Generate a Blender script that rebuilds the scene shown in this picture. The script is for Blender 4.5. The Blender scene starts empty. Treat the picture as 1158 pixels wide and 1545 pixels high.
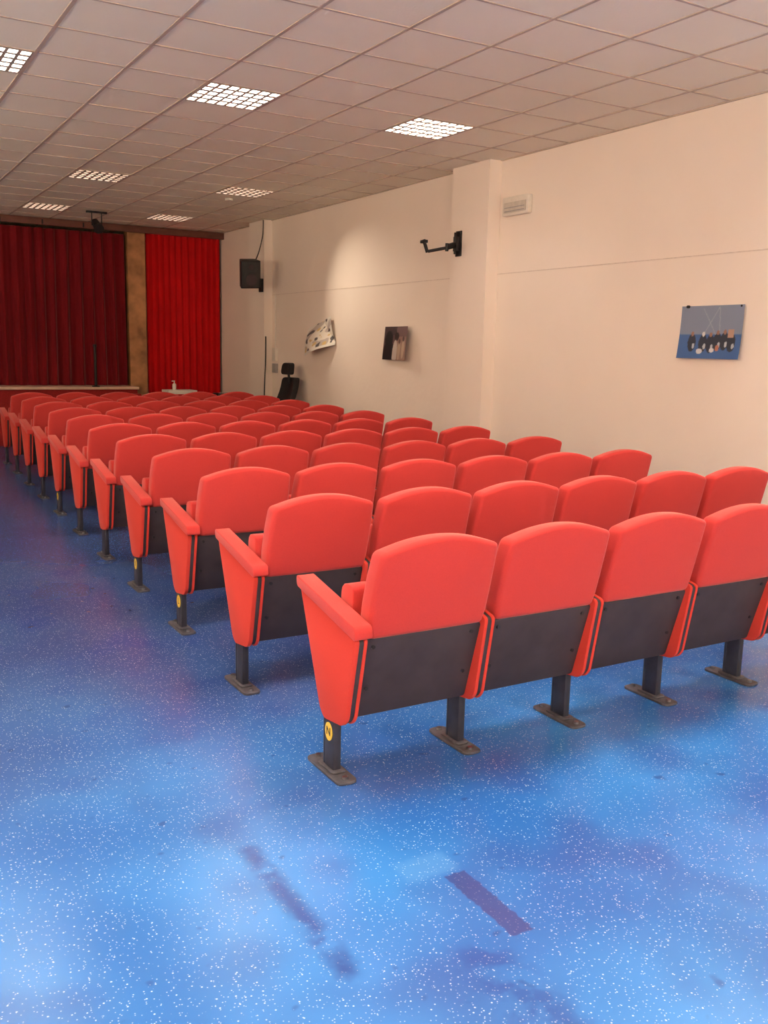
import bpy, bmesh, math, random
from mathutils import Vector, Matrix, noise
random.seed(3)
scene=bpy.context.scene
try:
    scene.view_settings.view_transform='Standard'
except Exception: pass
COL=bpy.context.collection
# ---------------------------------------------------------------- materials
def new_mat(name):
    m=bpy.data.materials.new(name); m.use_nodes=True
    nt=m.node_tree; b=nt.nodes['Principled BSDF']
    return m,nt,b
def simple(name,col,rough=.6,metal=0,var=.08,scale=30,bump=0.0,bscale=200,spec=.5,sheen=0):
    m,nt,b=new_mat(name)
    N=nt.nodes; L=nt.links
    tc=N.new('ShaderNodeTexCoord'); nz=N.new('ShaderNodeTexNoise'); nz.inputs['Scale'].default_value=scale; nz.inputs['Detail'].default_value=2
    L.new(tc.outputs['Object'],nz.inputs['Vector'])
    cr=N.new('ShaderNodeValToRGB')
    cr.color_ramp.elements[0].position=.3; cr.color_ramp.elements[1].position=.7
    cr.color_ramp.elements[0].color=(*[c*(1-var) for c in col],1)
    cr.color_ramp.elements[1].color=(*[min(1,c*(1+var)) for c in col],1)
    L.new(nz.outputs['Fac'],cr.inputs['Fac']); L.new(cr.outputs['Color'],b.inputs['Base Color'])
    b.inputs['Roughness'].default_value=rough; b.inputs['Metallic'].default_value=metal
    b.inputs['Specular IOR Level'].default_value=spec
    if sheen:
        b.inputs['Sheen Weight'].default_value=sheen; b.inputs['Sheen Roughness'].default_value=.4
        b.inputs['Sheen Tint'].default_value=(1,.6,.55,1)
    if bump:
        n2=N.new('ShaderNodeTexNoise'); n2.inputs['Scale'].default_value=bscale; n2.inputs['Detail'].default_value=1
        L.new(tc.outputs['Object'],n2.inputs['Vector'])
        bp=N.new('ShaderNodeBump'); bp.inputs['Strength'].default_value=bump; bp.inputs['Distance'].default_value=.01
        L.new(n2.outputs['Fac'],bp.inputs['Height']); L.new(bp.outputs['Normal'],b.inputs['Normal'])
    return m
def emis(name,col,s):
    m,nt,b=new_mat(name)
    b.inputs['Base Color'].default_value=(.8,.8,.8,1)
    b.inputs['Emission Color'].default_value=(*col,1); b.inputs['Emission Strength'].default_value=s
    return m
M_red=simple('seat_red_fabric',(.57,.050,.046),.9,var=.05,scale=300,bump=.12,bscale=900,spec=.10,sheen=.45)
M_redside=simple('seat_side_red_fabric',(.60,.050,.036),.85,var=.05,scale=300,spec=.10,sheen=.15)
M_blk=simple('seat_back_board',(.045,.033,.038),.6,var=.15,scale=10,spec=.25)
M_post=simple('seat_post_metal',(.035,.035,.050),.4,metal=.2,var=.15,scale=20,spec=.3)
M_plate=simple('seat_foot_metal',(.08,.075,.09),.5,metal=.3,var=.3,scale=25)
M_bolt=simple('bolt_steel',(.35,.35,.36),.3,metal=1)
M_yel=simple('row_label_yellow',(.95,.62,.06),.5)
M_dark=simple('matte_black_plastic',(.014,.013,.015),.5,var=.2,spec=.3)
M_white=simple('white_plastic',(.78,.72,.64),.5,var=.04)
M_wood=simple('dark_desk_wood',(.05,.035,.03),.4,var=.3)
M_grey=simple('grey_plastic',(.35,.33,.32),.5)
M_trim=simple('stage_trim_wood',(.66,.46,.34),.5,var=.12,scale=6)
M_ctop=simple('curtain_rail_board',(.14,.045,.03),.6,var=.2,scale=5)
M_stairs=simple('stair_red_carpet',(.30,.01,.01),.9,var=.2,scale=80)
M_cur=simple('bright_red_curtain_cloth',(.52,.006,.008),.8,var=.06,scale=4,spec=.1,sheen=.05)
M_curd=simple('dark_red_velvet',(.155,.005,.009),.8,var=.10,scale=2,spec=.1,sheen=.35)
M_gold=simple('brown_gold_pilaster',(.36,.16,.06),.6,var=.4,scale=5)

def surf(name,c0,c1,sc,rough,bs,bst):
    m,nt,b=new_mat(name); N=nt.nodes; L=nt.links
    tc=N.new('ShaderNodeTexCoord'); nz=N.new('ShaderNodeTexNoise'); nz.inputs['Scale'].default_value=sc; nz.inputs['Detail'].default_value=4
    L.new(tc.outputs['Object'],nz.inputs['Vector'])
    cr=N.new('ShaderNodeValToRGB'); cr.color_ramp.elements[0].position=.3; cr.color_ramp.elements[1].position=.75
    cr.color_ramp.elements[0].color=(*c0,1); cr.color_ramp.elements[1].color=(*c1,1)
    L.new(nz.outputs['Fac'],cr.inputs['Fac']); L.new(cr.outputs['Color'],b.inputs['Base Color'])
    n2=N.new('ShaderNodeTexNoise'); n2.inputs['Scale'].default_value=bs; n2.inputs['Detail'].default_value=3
    L.new(tc.outputs['Object'],n2.inputs['Vector'])
    bp=N.new('ShaderNodeBump'); bp.inputs['Strength'].default_value=bst; bp.inputs['Distance'].default_value=.02
    L.new(n2.outputs['Fac'],bp.inputs['Height']); L.new(bp.outputs['Normal'],b.inputs['Normal'])
    b.inputs['Roughness'].default_value=rough; b.inputs['Specular IOR Level'].default_value=.2
    return m
M_wall=surf('painted_plaster_wall',(.86,.745,.655),(.91,.80,.71),.8,.75,14,.12)
M_tile=surf('mineral_fibre_ceiling_tile',(.91,.84,.69),(.97,.92,.78),.5,.9,60,.06)
M_tbar=simple('ceiling_grid_bar',(.54,.43,.35),.6,var=.05)

def floor_mat():
    m,nt,b=new_mat('blue_speckled_vinyl_floor'); N=nt.nodes; L=nt.links
    tc=N.new('ShaderNodeTexCoord'); P=tc.outputs['Object']
    def nz(s,d=4,r=.5):
        n=N.new('ShaderNodeTexNoise'); n.inputs['Scale'].default_value=s; n.inputs['Detail'].default_value=d; n.inputs['Roughness'].default_value=r
        L.new(P,n.inputs['Vector']); return n.outputs['Fac']
    def ramp(f,a,b_):
        r=N.new('ShaderNodeMapRange'); r.interpolation_type='SMOOTHSTEP'; r.inputs['From Min'].default_value=a; r.inputs['From Max'].default_value=b_; L.new(f,r.inputs['Value'])
        if a>b_:
            r.inputs['From Min'].default_value=b_; r.inputs['From Max'].default_value=a; r.inputs['To Min'].default_value=1; r.inputs['To Max'].default_value=0
        return r.outputs['Result']
    def mix(f,a,b_,mode='MIX'):
        x=N.new('ShaderNodeMix'); x.data_type='RGBA'; x.blend_type=mode
        if isinstance(f,(int,float)): x.inputs[0].default_value=f
        else: L.new(f,x.inputs[0])
        for s,v in ((x.inputs[6],a),(x.inputs[7],b_)):
            if isinstance(v,tuple): s.default_value=(*v,1)
            else: L.new(v,s)
        return x.outputs[2]
    def mth(op,a,b_=0):
        x=N.new('ShaderNodeMath'); x.operation=op
        for s,v in ((x.inputs[0],a),(x.inputs[1],b_)):
            if isinstance(v,(int,float)): s.default_value=v
            else: L.new(v,s)
        return x.outputs[0]
    mul=lambda a,b_: mth('MULTIPLY',a,b_)
    xyz=N.new('ShaderNodeSeparateXYZ'); L.new(P,xyz.inputs['Vector'])
    base=mix(ramp(nz(1.3,1,.4),.28,.72),(.016,.120,.43),(.045,.235,.64))
    far_shade=mth('ADD',xyz.outputs[1],mul(mth('SUBTRACT',nz(.8,1),.5),2.4))
    base=mix(mul(ramp(far_shade,2.3,4.6),.72),base,(.038,.048,.165))  # dimmer light of the far aisle painted into the floor colour
    base=mix(mul(ramp(nz(2.6,1,.4),.48,.78),.55),base,(.018,.05,.26))
    base=mix(mul(ramp(nz(13,1),.70,.80),.6),base,(.012,.04,.18))
    def flecks(sc,rad,th,op,base):
        v=N.new('ShaderNodeTexVoronoi'); v.inputs['Scale'].default_value=sc; L.new(P,v.inputs['Vector'])
        fl=ramp(v.outputs['Distance'],rad,rad*.5)
        sep=N.new('ShaderNodeSeparateColor'); L.new(v.outputs['Color'],sep.inputs['Color'])
        fl=mul(fl,mth('GREATER_THAN',sep.outputs[0],th))
        return mix(mul(fl,op),base,(.55,.70,.86))
    base=flecks(62,.20,.50,.80,base)
    base=flecks(105,.26,.45,.60,base)
    wob=mul(mth('SUBTRACT',nz(40,1),.5),.02)
    def box(x0,x1,y0,y1,soft=.004):
        X=mth('ADD',xyz.outputs[0],wob); Y=mth('ADD',xyz.outputs[1],wob)
        a=ramp(mth('ABSOLUTE',mth('SUBTRACT',X,(x0+x1)/2)),(x1-x0)/2+soft,(x1-x0)/2-soft)
        b2=ramp(mth('ABSOLUTE',mth('SUBTRACT',Y,(y0+y1)/2)),(y1-y0)/2+soft,(y1-y0)/2-soft)
        return mul(a,b2)
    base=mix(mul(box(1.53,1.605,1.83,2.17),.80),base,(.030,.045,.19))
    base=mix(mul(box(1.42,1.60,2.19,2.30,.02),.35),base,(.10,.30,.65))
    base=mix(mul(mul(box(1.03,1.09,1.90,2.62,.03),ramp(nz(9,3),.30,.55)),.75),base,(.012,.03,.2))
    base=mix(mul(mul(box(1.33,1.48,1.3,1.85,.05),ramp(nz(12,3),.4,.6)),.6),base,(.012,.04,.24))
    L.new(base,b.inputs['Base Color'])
    b.inputs['Roughness'].default_value=.27; b.inputs['Specular IOR Level'].default_value=.9
    return m
M_floor=floor_mat()

# ---------------------------------------------------------------- mesh helpers
class MB:
    def __init__(s): s.v=[];s.f=[];s.mi=[];s.mats=[]
    def m(s,mat):
        if mat not in s.mats: s.mats.append(mat)
        return s.mats.index(mat)
    def addbm(s,bm,mat,fn=None):
        o=len(s.v); k=s.m(mat); bm.verts.index_update()
        for v in bm.verts:
            c=v.co.copy(); s.v.append(tuple(fn(c)) if fn else tuple(c))
        for f in bm.faces: s.f.append([o+v.index for v in f.verts]); s.mi.append(k)
        bm.free()
    def build(s,name,smooth=True,parent=None,link=True):
        me=bpy.data.meshes.new(name); me.from_pydata(s.v,[],s.f); 
        for m in s.mats: me.materials.append(m)
        me.polygons.foreach_set('material_index',s.mi)
        if smooth:
            me.polygons.foreach_set('use_smooth',[True]*len(me.polygons))
            me.set_sharp_from_angle(angle=math.radians(40))
        me.update()
        if not link: return me
        return mkobj(name,me,parent)
def mkobj(name,me,parent=None,loc=None):
    o=bpy.data.objects.new(name,me); COL.objects.link(o)
    if parent: o.parent=parent
    if loc: o.location=loc
    return o
def prism(pts,a,b,plane,bevel=0,seg=2):
    bm=bmesh.new()
    def P(u,v,d):
        return {'XZ':(u,d,v),'YZ':(d,u,v),'XY':(u,v,d)}[plane]
    A=[bm.verts.new(P(u,v,a)) for u,v in pts]; B=[bm.verts.new(P(u,v,b)) for u,v in pts]
    n=len(pts)
    bm.faces.new(A); bm.faces.new(B[::-1])
    for i in range(n): bm.faces.new([A[i],B[i],B[(i+1)%n],A[(i+1)%n]])
    bmesh.ops.recalc_face_normals(bm,faces=bm.faces)
    if bevel:
        es=[e for e in bm.edges if e.calc_face_angle(0)>math.radians(35)]
        bmesh.ops.bevel(bm,geom=es,offset=bevel,segments=seg,profile=.5,affect='EDGES',clamp_overlap=True)
    return bm
def box(x0,x1,y0,y1,z0,z1,bevel=0,seg=2):
    return prism([(x0,z0),(x1,z0),(x1,z1),(x0,z1)],y0,y1,'XZ',bevel,seg)
def cyl(p0,p1,r,r2=None,n=16):
    bm=bmesh.new(); p0=Vector(p0);p1=Vector(p1); d=p1-p0
    mt=Matrix.Translation((p0+p1)/2)@d.to_track_quat('Z','Y').to_matrix().to_4x4()
    bmesh.ops.create_cone(bm,cap_ends=True,segments=n,radius1=r,radius2=r if r2 is None else r2,depth=d.length,matrix=mt)
    return bm
def arc_round(pts,r,n=4):
    out=[]; N=len(pts)
    for i in range(N):
        p=Vector(pts[i]); a=Vector(pts[i-1])-p; b=Vector(pts[(i+1)%N])-p
        rr=r[i] if isinstance(r,(list,tuple)) else r
        if rr<=0: out.append(tuple(p)); continue
        l=min(rr,a.length*.45,b.length*.45); s=p+a.normalized()*l; e=p+b.normalized()*l
        for k in range(n+1):
            t=k/n; out.append(tuple((1-t)**2*s+2*t*(1-t)*p+t*t*e))
    return out

# ---------------------------------------------------------------- room
XW=5.98; XL=-3.6; YB=-3.2; YE=15.85; H=3.49; XS=4.32
def quad_obj(name,mat,b,bevel=0):
    mb=MB(); mb.addbm(box(*b,bevel),mat); return mb.build(name,smooth=False)
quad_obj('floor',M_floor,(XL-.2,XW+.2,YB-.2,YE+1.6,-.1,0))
quad_obj('wall_right',M_wall,(XW,XW+.2,YB,YE+1.4,0,H+.25))
quad_obj('wall_left',M_wall,(XL-.2,XL,YB,YE+1.4,0,H+.25))
quad_obj('wall_near',M_wall,(XL-.2,XW+.2,YB-.2,YB,0,H+.25))
quad_obj('wall_stage',M_wall,(XL-.2,XW+.2,YE+1.4,YE+1.6,0,H+.25))
quad_obj('pillar_near',M_wall,(5.83,XW,7.92,8.57,0,H))
quad_obj('pillar_far',M_wall,(5.84,XW,13.62,14.2,0,H))
M_seam=simple('seam_paint',(.72,.60,.52),.7)
quad_obj('trim_wall_seam',M_seam,(XW-.005,XW,YB,7.92,2.376,2.384))
quad_obj('trim_wall_seam_far',M_seam,(XW-.005,XW,8.57,13.62,2.376,2.384))
quad_obj('baseboard_right',simple('skirting',(.25,.2,.2),.5),(XW-.012,XW,YB,7.92,0,.08))
GX=2.8325-.3; t=.6
def gx(i): return GX+t*i
GY=7.2116-.3
def gy(j): return GY+t*j
cols=[-9,-6,-3,0,3]; rows_=[-14,-7,0,7,12]
FIX={(i,j) for i in cols for j in rows_}
mb=MB(); k=mb.m(M_tile)
i0=int(math.floor((XL-GX)/t)); i1=int(math.ceil((XW-GX)/t)); j0=int(math.floor((YB-GY)/t)); j1=int(math.ceil((YE+1.4-GY)/t))
for i in range(i0,i1):
    for j in range(j0,j1):
        if (i,j) in FIX: continue
        x0=max(gx(i),XL);x1=min(gx(i+1),XW);y0=max(gy(j),YB);y1=min(gy(j+1),YE+1.4)
        if x1-x0<.005 or y1-y0<.005: continue
        z=H+.003+random.uniform(-.001,.002); o=len(mb.v); dz=[random.uniform(-.0015,.0015) for _ in range(4)]
        mb.v+=[(x0,y0,z+dz[0]),(x0,y1,z+dz[1]),(x1,y1,z+dz[2]),(x1,y0,z+dz[3])]; mb.f.append([o,o+1,o+2,o+3]); mb.mi.append(k)
w=.012
for i in range(i0,i1+1):
    x=gx(i)
    if XL<x-w and x+w<XW: mb.addbm(box(x-w,x+w,YB,YE+1.4,H-.0015,H+.03),M_tbar)
for j in range(j0,j1+1):
    y=gy(j)
    if YB<y-w and y+w<YE+1.4: mb.addbm(box(XL,XW,y-w*.8,y+w*.8,H-.001,H+.03),M_tbar)
mb.addbm(box(XW-.02,XW,YB,YE,H-.006,H+.03),M_tbar)
mb.build('ceiling',smooth=False)
quad_obj('ceiling_slab',M_wall,(XL-.2,XW+.2,YB-.2,YE+1.6,H+.25,H+.35))
M_louv=simple('louvre_white_metal',(.85,.82,.78),.35,var=.02)
M_flange=simple('louvre_flange_metal',(.42,.35,.30),.5,var=.02)
M_blade=simple('louvre_blade_dull',(.40,.33,.28),.5,var=.02)
def fixture_mesh(name,strength,col,fl,blade):
    E=emis(name+'_tube_glow',col,strength); mb=MB()
    a=.286; hz=.10
    for s in (-1,1):
        mb.addbm(box(*sorted((s*a,s*(a-.010))),-a,a,-.002,hz),M_flange)
        mb.addbm(box(-a,a,*sorted((s*a,s*(a-.010))),-.002,hz),M_flange)
    mb.addbm(box(-a,a,-a,a,hz,hz+.01),M_louv)
    mb.addbm(box(-.265,.265,-.265,.265,hz-.03,hz-.022),E)
    for i in range(1,7):
        x=-a+i*2*a/7
        mb.addbm(box(x-.0015,x+.0015,-a,a,0,.035),blade)
        mb.addbm(box(x-fl/2,x+fl/2,-a,a,-.001,.001),M_flange)
    for i in range(1,5):
        y=-a+i*2*a/5
        mb.addbm(box(-a,a,y-.0015,y+.0015,0,.035),blade)
        mb.addbm(box(-a,a,y-fl*.9,y+fl*.9,-.0012,.0012),M_flange)
    return mb.build(name,smooth=False,link=False)
near=fixture_mesh('ceiling_light_bright',72,(1,.91,.81),.012,M_louv)
mid=fixture_mesh('ceiling_light_mid',36,(1,.91,.81),.022,M_louv)
far=fixture_mesh('ceiling_light_dim',8,(1,.84,.72),.028,M_blade)
off=fixture_mesh('ceiling_light_low',1.6,(1,.84,.72),.024,M_blade)
for (i,j) in sorted(FIX):
    me={-14:near,-7:near,0:mid,7:far,12:far}[j]
    if i<=-6 and j>=0: me=off
    mkobj('recessed_ceiling_light',me,loc=(gx(i)+.3,gy(j)+.3,H))
def fill_uplight(x,y,z,nx,ny,energy):  # added fill lamp with housing, out of view, to warm and brighten the ceiling
    e=bpy.data.objects.new('added_fill_uplighter',None); COL.objects.link(e); e.location=(x,y,z)
    e.rotation_euler=(0,0,math.atan2(ny,nx))
    mb=MB(); mb.addbm(prism([(0,-.10),(.16,.02),(.16,.05),(.14,.05),(.14,.03),(0,-.08)],-.25,.25,'XZ',.003),M_white)
    mb.addbm(box(0,.02,-.25,.25,-.10,.06),M_white); mb.build('bowl',parent=e)
    ld=bpy.data.lights.new('added_fill_lamp','AREA'); ld.shape='RECTANGLE'; ld.size=.12; ld.size_y=.45; ld.energy=energy; ld.color=(1,.83,.60)
    lo=bpy.data.objects.new('lamp',ld); COL.objects.link(lo); lo.parent=e; lo.location=(.085,0,.07)
    lo.rotation_euler=(math.pi,math.radians(18),0)
for y,en in ((0,150),(4.5,170),(9,140),(13,70)): fill_uplight(XL+.001,y,2.35,1,0,en)
for x in (-1.5,1.2,3.9): fill_uplight(x,YB+.001,2.35,0,1,180)

# ---------------------------------------------------------------- theatre seats
SX=.566; SY=1.0082; X0=1.567; Y0=2.9815; DR=.0389
def back_y(z):
    return -.185-.09*((z-.56)/.38)**1.2 if z>.56 else -.185+(.56-z)*.28
def divider(mb,x,end=0):
    rt=-.218 if end else -.205
    zt=.585 if end else .590
    out=[(rt,zt),(.235,.685),(.20,.60),(.055,.245),(.02,.213),(-.125,.232),(-.150,.262)]
    out=arc_round(out,[.02,.02,.05,.03,.02,.02,.02],3)
    inner=[(u*.985-.001,v-.004 if v>.5 else v+.006) for u,v in out]
    mb.addbm(prism(out,x-(.030 if end else .026),x-.009,'YZ',.005),M_redside)
    mb.addbm(prism(inner,x-.0095,x+.0095,'YZ',.001),M_blk)
    mb.addbm(prism(out,x+.009,x+.024,'YZ',.005),M_redside)
    if end:
        arm=arc_round([(-.235,.585),(.245,.68),(.25,.725),(-.230,.635)],.016,3)
        mb.addbm(prism(arm,x-.040,x+.032,'YZ',.014,3),M_red)
    else:
        arm=arc_round([(-.075,.63),(.245,.68),(.25,.722),(-.07,.678)],.014,3)
        mb.addbm(prism(arm,x-.032,x+.032,'YZ',.012,2),M_red)
    mb.addbm(box(x-.017,x+.017,-.04,.035,.012,.235,.006),M_post)
    mb.addbm(cyl((x,.04,.012),(x,.04,.225),.017),M_post)
    pl=arc_round([(x-.042,-.135),(x+.042,-.135),(x+.042,.15),(x-.042,.15)],.03,4)
    mb.addbm(prism(pl,0.0,.012,'XY',.003),M_plate)
    mb.addbm(prism(arc_round([(x-.03,-.06),(x+.03,-.06),(x+.03,.07),(x-.03,.07)],.015,3),.012,.022,'XY',.004),M_plate)
    for yy in (-.105,.12): mb.addbm(cyl((x,yy,.012),(x,yy,.022),.011,n=8),M_bolt)
def seat_mesh(name,left_end=False,right_end=False):
    mb=MB()
    divider(mb,-.006 if left_end else 0,1 if left_end else 0)
    if right_end: divider(mb,SX+.006,1)
    a=.032; b=SX-.006
    pts=[(a+.012,.565),(b-.018,.565),(b-.006,.62),(b-.002,.70),(b-.003,.80)]
    zc=.902; zp=.943; n=14; cr=.030
    tl,tr=a+.010,b-.006
    for q_ in range(0,6):
        th=q_/5*math.pi/2*.9; pts.append((tr-cr+cr*math.cos(th), zc-cr+cr*math.sin(th)))
    for q_ in range(1,n):
        u=1-2*q_/n; pts.append(((tl+tr)/2+u*((tr-tl)/2-cr), zc+(zp-zc)*(1-abs(u)**2.0)))
    for q_ in range(5,-1,-1):
        th=q_/5*math.pi/2*.9; pts.append((tl+cr-cr*math.cos(th), zc-cr+cr*math.sin(th)))
    pts+= [(a+.004,.80),(a+.001,.70),(a+.003,.62)]
    bm=prism(pts,0,.085,'XZ',.020,4)
    bmesh.ops.triangulate(bm,faces=[f for f in bm.faces if len(f.verts)>4])
    for zz in (.62,.68,.74,.80,.86):
        bmesh.ops.bisect_plane(bm,geom=bm.verts[:]+bm.edges[:]+bm.faces[:],plane_co=(0,0,zz),plane_no=(0,0,1))
    for xx in (.12,.2,.283,.366,.446):
        bmesh.ops.bisect_plane(bm,geom=bm.verts[:]+bm.edges[:]+bm.faces[:],plane_co=(xx,0,0),plane_no=(1,0,0))
    def f(c):
        u=(c.x-SX/2)/(SX/2-.02); w=(c.z-.745)/.2
        bul=.013*max(0,1-u*u)*max(0,1-w*w)
        y=c.y
        y2=(y-bul if y<.03 else (y+bul if y>.06 else y))+back_y(c.z)
        return (c.x,y2,c.z)
    mb.addbm(bm,M_red,f)
    bp=prism(arc_round([(.025,.238),(SX-.025,.238),(SX-.025,.568),(.025,.568)],.012,2),0,.014,'XZ',.003)
    mb.addbm(bp,M_blk,lambda c:(c.x,c.y-.176+(.56-c.z)*.28,c.z))
    for xx in (.065,SX-.065):
        for zz in (.535,.36):
            yy=-.176+(.56-zz)*.28
            mb.addbm(cyl((xx,yy-.005,zz),(xx,yy+.002,zz),.008,n=10),M_dark)
    cu=arc_round([(-.055,.36),(.055,.40),(.03,.735),(-.06,.74)],[.03,.04,.04,.03],3)
    mb.addbm(prism(cu,.038,SX-.038,'YZ',.018,3),M_red)
    mb.addbm(box(.018,SX-.018,-.02,.02,.225,.262,.003),M_post)
    return mb.build(name,link=False)
me_l=seat_mesh('theater_seat_aisle_end',True,False); me_m=seat_mesh('theater_seat_middle'); me_r=seat_mesh('theater_seat_wall_end',False,True)
letters='NMLIHGFEDCBA'
NR=11
def letter_disc(par,ch):
    mb=MB(); mb.addbm(cyl((-.0235,0,0),(-.0255,0,0),.029,n=28),M_yel)
    d=mb.build('row_label_disc',parent=par); d.location=(0,-.002,.165)
    d.scale=(1,1.0,1.25)
    cu=bpy.data.curves.new('row_letter','FONT'); cu.body=ch; cu.size=.045; cu.align_x='CENTER'; cu.align_y='CENTER'; cu.extrude=.0003; cu.offset=.0008
    o=bpy.data.objects.new('row_letter',cu); COL.objects.link(o); o.parent=par
    o.rotation_euler=(math.radians(90),0,math.radians(-90)); o.location=(-.0262,-.002,.165)
    cu.materials.append(M_dark)
for i in range(NR):
    for j in range(6):
        me=me_l if j==0 else (me_r if j==5 else me_m)
        o=mkobj('theater_seat',me,loc=(X0+DR*i+j*SX,Y0+SY*i,0))
        if j==0 and i in (0,2,3,6): letter_disc(o,letters[i])

# ---------------------------------------------------------------- stage end
def curtain(name,x0,x1,y,z0,z1,amp,wl,mat,seed=0):
    mb=MB(); k=mb.m(mat); n=int((x1-x0)/wl*14); nz_=14
    xs=[x0+(x1-x0)*i/n for i in range(n+1)]
    for j in range(nz_+1):
        z=z0+(z1-z0)*j/nz_; tt=j/nz_
        for x in xs:
            wv=noise.noise(Vector((x*1.7,seed,tt*.25)))
            p_=2*math.pi*x/wl+2.6*wv
            a_=amp*(.6+.4*(1-tt))*(1+.5*noise.noise(Vector((x*2.3,7+seed,tt*.5))))
            mb.v.append((x,y+a_*math.sin(p_)+.3*a_*math.sin(2.1*p_+1),z))
    W=n+1
    for j in range(nz_):
        for i in range(n):
            mb.f.append([j*W+i,j*W+i+1,(j+1)*W+i+1,(j+1)*W+i]); mb.mi.append(k)
    o=mb.build(name,smooth=False); o.data.polygons.foreach_set('use_smooth',[True]*len(o.data.polygons)); return o
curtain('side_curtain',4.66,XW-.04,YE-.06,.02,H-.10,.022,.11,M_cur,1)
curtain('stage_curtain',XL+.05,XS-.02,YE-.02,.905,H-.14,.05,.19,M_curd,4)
quad_obj('stage_pilaster',M_gold,(XS+.022,4.63,YE-.12,YE+.1,0,H-.01),.004)
mb=MB(); mb.addbm(box(XL+.002,XW-.002,15.66,15.72,H-.11,H-.006,.004),M_ctop)
for q_ in range(12): mb.addbm(box(XL+.4+q_*.62,XL+.42+q_*.62,15.64,15.66,H-.10,H-.03),M_dark)
mb.build('curtain_rail')
mb=MB(); mb.addbm(box(XL+.003,XS,15.27,YE+1.38,0,.86),M_stairs); mb.addbm(box(XL+.003,XS+.02,15.23,YE+1.38,.86,.90,.006),M_trim); mb.build('stage')
mb=MB()
for s in range(4):
    mb.addbm(box(3.78,4.30,14.25+s*.24,15.225,s*.2,(s+1)*.2,.006),M_stairs)
mb.build('stage_steps')
mb=MB()
mb.addbm(cyl((3.67,15.33,.90),(3.67,15.33,1.55),.022),M_dark); mb.addbm(cyl((3.67,15.33,.90),(3.67,15.33,.915),.06),M_dark)
mb.addbm(cyl((3.67,15.33,1.53),(3.67,15.33,1.57),.03),M_dark)
mb.build('stage_handrail_post')
mb=MB()
mb.addbm(box(3.38,3.68,14.37,14.41,H-.03,H-.004,.003),M_dark)
for s in (-1,1):
    x=3.53+s*.07
    mb.addbm(cyl((x,14.39,H-.03),(x,14.39,H-.20),.008,n=8),M_dark)
mb.addbm(cyl((3.53,14.32,H-.24),(3.53,14.50,H-.14),.062,.05),M_dark)
mb.addbm(cyl((3.53,14.28,H-.262),(3.53,14.32,H-.24),.075,.062),M_dark)
mb.addbm(box(3.455,3.605,14.38,14.40,H-.21,H-.18),M_dark)
mb.build('stage_spotlight')

# ---------------------------------------------------------------- wall things
def painted_sheet(name,Y0_,Y1_,Z0_,Z1_,fn,curl,nu=72,nv=48,rot=0):
    mb=MB(); cm=bpy.data.materials.new(name+'_print'); cm.use_nodes=True
    nt=cm.node_tree; a=nt.nodes.new('ShaderNodeAttribute'); a.attribute_name='print'; nt.links.new(a.outputs['Color'],nt.nodes['Principled BSDF'].inputs['Base Color'])
    nt.nodes['Principled BSDF'].inputs['Roughness'].default_value=.45
    k=mb.m(cm); cols=[]; cy=(Y0_+Y1_)/2; cz=(Z0_+Z1_)/2
    for j in range(nv+1):
        for i in range(nu+1):
            u=i/nu; v=j/nv
            yy=Y1_+(Y0_-Y1_)*u-cy; zz=Z0_+(Z1_-Z0_)*v-cz
            yr=yy*math.cos(rot)-zz*math.sin(rot); zr=yy*math.sin(rot)+zz*math.cos(rot)
            mb.v.append((XW-.002-curl(u,v),cy+yr,cz+zr)); cols.append(fn(u,v))
    W=nu+1
    for j in range(nv):
        for i in range(nu): mb.f.append([j*W+i,j*W+i+1,(j+1)*W+i+1,(j+1)*W+i]); mb.mi.append(k)
    o=mb.build(name,smooth=False); o.data.polygons.foreach_set('use_smooth',[True]*len(o.data.polygons))
    at=o.data.color_attributes.new('print','FLOAT_COLOR','POINT')
    for i,c in enumerate(cols): at.data[i].color=(*c,1)
    return o
def el(u,v,cu,cv,ru,rv_): return ((u-cu)/ru)**2+((v-cv)/rv_)**2<1
def pa(u,v):
    c=(.19,.23,.33) if v>.46 else (.04,.11,.30)
    if v>.46: c=tuple(a+.03*(v-.5) for a in c)
    if abs(v-.46)<.012: c=(.10,.17,.33)
    for (a0,b0,a1,b1) in ((.33,.3,.62,.98),(.66,.3,.62,.98),(.66,.3,.36,.95)):
        tt=(v-b0)/(b1-b0)
        if 0<tt<1 and abs(u-(a0+(a1-a0)*tt))<.005: c=(.30,.35,.42)
    for cu,cv in ((.22,.34),(.40,.33),(.52,.32),(.63,.36),(.74,.37),(.85,.34)):
        if el(u,v,cu,cv-.04,.066,.17): c=(.015,.02,.04)
        if el(u,v,cu,cv+.13,.024,.045): c=(.28,.14,.10) if cu!=.40 else (.6,.6,.6)
        if el(u,v,cu+.03,cv-.1,.022,.05): c=(.42,.45,.5)
    if el(u,v,.36,.14,.05,.05) or el(u,v,.56,.16,.04,.04): c=(.6,.6,.62)
    if el(u,v,.64,.2,.03,.06): c=(.40,.15,.1)
    if .79<u<.88 and .40<v<.55: c=(.42,.25,.18)
    return c
sp_=painted_sheet('sailing_photo_poster',4.82,5.44,1.58,1.99,pa,lambda u,v:.03*(1-v)**2+.015*u*u,nu=110,nv=72)
mb=MB(); mb.addbm(cyl((XW-.02,5.37,1.985),(XW,5.37,1.985),.012,n=10),M_dark); mb.addbm(cyl((XW-.02,4.85,1.98),(XW,4.85,1.98),.008,n=10),M_dark); mb.build('pins',parent=sp_)
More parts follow.
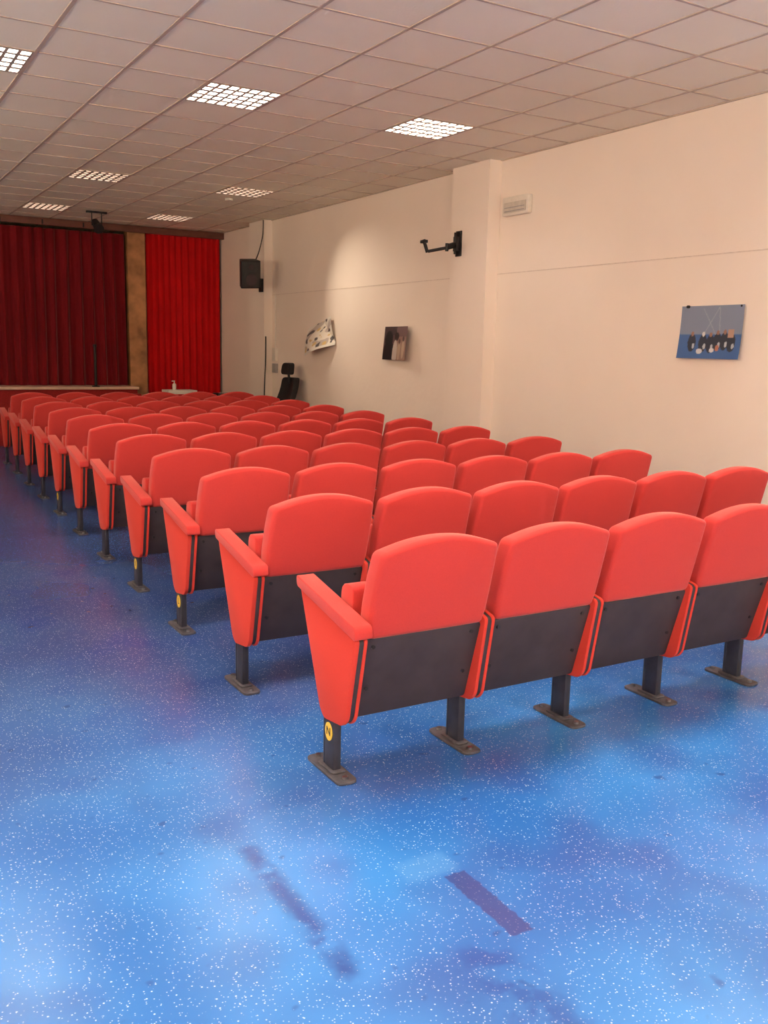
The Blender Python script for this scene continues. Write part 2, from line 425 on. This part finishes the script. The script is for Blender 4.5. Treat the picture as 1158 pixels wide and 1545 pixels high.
def pb(u,v):
    c=(.11,.06,.065) if v<.75 else (.06,.035,.04)
    if u>.5: c=(.30,.19,.16) if v<.7 else (.17,.10,.10)
    if el(u,v,.2,.62,.16,.25): c=(.008,.007,.008)
    if el(u,v,.22,.2,.22,.38): c=(.008,.007,.01)
    if el(u,v,.52,.7,.1,.13): c=(.02,.014,.014)
    if el(u,v,.48,.2,.10,.4): c=(.52,.46,.42)
    if el(u,v,.66,.3,.07,.3): c=(.44,.32,.24)
    if el(u,v,.66,.55,.04,.08): c=(.1,.05,.04)
    if el(u,v,.85,.35,.07,.3): c=(.48,.36,.27)
    if el(u,v,.84,.63,.045,.08): c=(.08,.04,.04)
    return c
painted_sheet('people_photo_poster',9.52,10.16,1.47,1.87,pb,lambda u,v:.07*u*u+.04*(1-v))
def pc(u,v):
    n1=noise.noise(Vector((u*3,v*3,3))); n2=noise.noise(Vector((u*6,v*6,9)))
    c=(.84,.79,.70)
    if n1>.14: c=(.55,.48,.44)
    if n2>.32: c=(.08,.07,.075)
    if n2<-.38: c=(.70,.5,.2)
    if v<.10 or u<.04: c=(.8,.76,.7)
    return c
painted_sheet('collage_poster',11.50,12.2,1.55,1.95,pc,lambda u,v:.01+.14*(1-v)*(1-u)+.10*abs(math.sin(u*3.0+v*1.3))*(.35+.65*(1-v)),rot=math.radians(-14))
mb=MB()
mb.addbm(prism(arc_round([(7.41,2.93),(7.82,2.93),(7.82,3.11),(7.41,3.11)],.02,3),XW-.055,XW,'YZ',.008),M_white)
mb.addbm(prism(arc_round([(7.44,2.955),(7.79,2.955),(7.79,3.055),(7.44,3.055)],.01,3),XW-.062,XW-.054,'YZ',.003),simple('diffuser',(.60,.54,.47),.3))
mb.addbm(box(XW-.064,XW-.06,7.46,7.77,2.965,2.975),M_grey); mb.addbm(box(XW-.064,XW-.06,7.46,7.77,3.0,3.008),M_grey)
mb.build('emergency_light')
mb=MB(); px=5.83
mb.addbm(box(px-.014,px,8.36,8.46,2.58,2.84,.003),M_dark)
mb.addbm(box(px-.06,px-.014,8.38,8.44,2.63,2.78,.004),M_dark)
mb.addbm(cyl((px-.05,8.41,2.60),(px-.05,8.41,2.82),.016),M_dark)
mb.addbm(cyl((px-.05,8.41,2.71),(5.60,8.30,2.665),.020,.016),M_dark)
mb.addbm(cyl((px-.05,8.41,2.68),(5.60,8.30,2.635),.014),M_dark)
mb.addbm(cyl((5.60,8.30,2.61),(5.60,8.30,2.69),.018),M_dark)
mb.addbm(cyl((5.60,8.30,2.645),(5.46,8.44,2.61),.016),M_dark)
mb.addbm(cyl((5.455,8.445,2.60),(5.405,8.445,2.725),.018),M_dark)
mb.addbm(box(5.39,5.43,8.40,8.49,2.69,2.72,.003),M_dark)
mb.build('tv_wall_bracket')
mb=MB()
sp=arc_round([(-.15,-.12),(.15,-.12),(.12,.13),(-.12,.13)],.03,3)
mb.addbm(prism(sp,-.20,.20,'XY',.012),M_dark)
mb.addbm(box(-.13,.13,-.132,-.118,-.18,.18,.004),simple('speaker_grille',(.03,.03,.032),.7,bump=.6,bscale=400))
mb.addbm(cyl((0,-.138,-.07),(0,-.13,-.07),.085,n=24),M_blk); mb.addbm(cyl((0,-.138,.11),(0,-.13,.11),.04,n=20),M_blk)
sp_me=mb.build('cabinet'); 
mb=MB(); mb.addbm(box(5.80,5.84,13.64,13.74,2.42,2.62,.003),M_dark); mb.addbm(cyl((5.80,13.68,2.52),(5.58,13.45,2.56),.016),M_dark); br=mb.build('bracket')
e=bpy.data.objects.new('wall_speaker',None); COL.objects.link(e)
sp_me.parent=e; br.parent=e; sp_me.location=(5.50,13.38,2.66); sp_me.rotation_euler=(math.radians(12),math.radians(-3),math.radians(-10))
def tube(name,pts,r,mat,parent=None):
    cu=bpy.data.curves.new(name,'CURVE'); cu.dimensions='3D'; cu.bevel_depth=r; cu.bevel_resolution=3
    s=cu.splines.new('NURBS'); s.points.add(len(pts)-1); s.use_endpoint_u=True; s.order_u=3
    for p_,q_ in zip(s.points,pts): p_.co=(*q_,1)
    o=bpy.data.objects.new(name,cu); COL.objects.link(o); cu.materials.append(mat)
    if parent: o.parent=parent
    return o
tube('speaker_cable',[(5.82,13.60,3.48),(5.82,13.60,3.3),(5.78,13.58,3.15),(5.70,13.52,2.95),(5.60,13.48,2.80),(5.56,13.44,2.70)],.008,M_dark,e)
mb=MB()
mb.addbm(box(XW-.05,XW,13.40,13.52,1.38,1.58,.004),M_white); mb.addbm(box(XW-.05,XW,13.40,13.52,1.20,1.34,.004),M_grey)
mb.addbm(cyl((XW-.02,13.46,1.58),(XW-.02,13.46,2.37),.009),M_white)
mb.build('wall_switch_box')
tube('hanging_cable',[(5.86,13.60,1.75),(5.85,13.57,1.4),(5.82,13.55,1.1),(5.79,13.5,.6),(5.78,13.45,.2),(5.78,13.4,.012)],.010,M_dark)

# ---------------------------------------------------------------- furniture at far end
mb=MB()
mb.addbm(box(5.02,5.74,13.62,14.2,.80,.83,.004),M_wood)
for x in (5.06,5.70):
    for y in (13.66,14.16): mb.addbm(box(x-.02,x+.02,y-.02,y+.02,0,.80),M_dark)
mb.addbm(box(5.10,5.66,14.14,14.16,.45,.80),M_wood)
mb.build('dark_desk')
mb=MB(); mb.addbm(box(5.12,5.42,13.70,13.95,.831,.87,.006),M_dark); mb.addbm(box(5.15,5.39,13.72,13.74,.87,.885,.003),M_grey); mb.build('audio_mixer')
mb=MB()
mb.addbm(box(4.50,4.96,14.2,14.55,.835,.895,.006),M_white)
for x in (4.53,4.93):
    for y in (14.23,14.52): mb.addbm(cyl((x,y,0),(x,y,.835),.015),M_white)
mb.build('white_side_table')
mb=MB(); mb.addbm(cyl((4.64,14.35,.896),(4.64,14.35,.98),.030),M_white); mb.addbm(cyl((4.64,14.35,.98),(4.64,14.35,1.0),.030,.012),M_white); mb.addbm(cyl((4.64,14.35,1.0),(4.64,14.35,1.03),.008),M_white); mb.addbm(box(4.60,4.65,14.34,14.36,1.025,1.04,.003),M_white); mb.build('sanitizer_bottle')
mb=MB(); 
for k_ in range(5):
    a_=k_*2*math.pi/5+.3; c,s=math.cos(a_),math.sin(a_)
    mb.addbm(cyl((0,0,.10),(.22*c,.22*s,.065),.022,.014),M_dark); mb.addbm(cyl((.22*c-.02*s,.22*s+.02*c,.03),(.22*c+.02*s,.22*s-.02*c,.03),.03),M_dark)
mb.addbm(cyl((0,0,.08),(0,0,.46),.025),M_dark)
mb.addbm(prism(arc_round([(-.23,-.22),(.21,-.22),(.21,.22),(-.23,.22)],.08,4),.46,.54,'XY',.025,3),M_dark)
def curved(z0,z1,w,x_at,th):
    bm=prism(arc_round([(-w,z0),(w,z0),(w*.86,z1),(-w*.86,z1)],.06,5),0,th,'YZ',.012,3)
    bmesh.ops.triangulate(bm,faces=[f for f in bm.faces if len(f.verts)>4])
    for q_ in range(1,8):
        bmesh.ops.bisect_plane(bm,geom=bm.verts[:]+bm.edges[:]+bm.faces[:],plane_co=(0,0,z0+(z1-z0)*q_/8),plane_no=(0,0,1))
    for q_ in (-.6,-.3,0,.3,.6):
        bmesh.ops.bisect_plane(bm,geom=bm.verts[:]+bm.edges[:]+bm.faces[:],plane_co=(0,q_*w,0),plane_no=(0,1,0))
    mb.addbm(bm,M_dark,lambda c:(c.x+x_at(c.z)-1.2*c.y*c.y,c.y,c.z))
curved(.62,1.16,.21,lambda z:.02+.06*math.sin((z-.62)*5)+.34*(z-.62),.10)
curved(1.20,1.37,.13,lambda z:.15+.10*(z-1.16),.09)
mb.addbm(cyl((.22,0,1.08),(.20,0,1.26),.018),M_dark); mb.addbm(cyl((.0,0,.47),(.14,0,.50),.025),M_dark); mb.addbm(cyl((.14,0,.50),(.14,0,.8),.02),M_dark)
for s in (-1,1):
    mb.addbm(cyl((.05,s*.22,.5),(.05,s*.24,.70),.014),M_dark); mb.addbm(box(-.10,.12,s*.24-.025,s*.24+.025,.70,.725,.008),M_dark)
oc=mb.build('office_chair'); oc.location=(5.56,12.53,0); oc.rotation_euler=(0,0,math.radians(4))

# ---------------------------------------------------------------- accent downlight that washes the wall
mb=MB(); mb.addbm(cyl((4.65,12.0,H-.03),(4.65,12.0,H-.003),.05),M_white); mb.build('accent_downlight')
ld=bpy.data.lights.new('accent_spot','SPOT'); ld.energy=140; ld.color=(1,.86,.66); ld.spot_size=math.radians(72); ld.spot_blend=1.0; ld.shadow_soft_size=.04
lo=bpy.data.objects.new('accent_spot',ld); COL.objects.link(lo); lo.location=(4.65,12.0,H-.05)
lo.rotation_euler=(Vector((XW,10.4,1.60))-lo.location).to_track_quat('-Z','Y').to_euler()

w=bpy.data.worlds.new('world'); scene.world=w; w.use_nodes=True; w.node_tree.nodes['Background'].inputs[0].default_value=(.9,.75,.65,1); w.node_tree.nodes['Background'].inputs[1].default_value=.3
# ---------------------------------------------------------------- camera
cam=bpy.data.cameras.new('camera'); co=bpy.data.objects.new('camera',cam); COL.objects.link(co)
cam.sensor_fit='HORIZONTAL'; cam.sensor_width=36; cam.lens=1409.03/1158*36; cam.clip_end=100
co.matrix_world=Matrix(((.86218,.06834,-.50198,0),(-.50613,.15943,-.8476,0),(.02211,.98484,.17204,1.6),(0,0,0,1)))
scene.camera=co
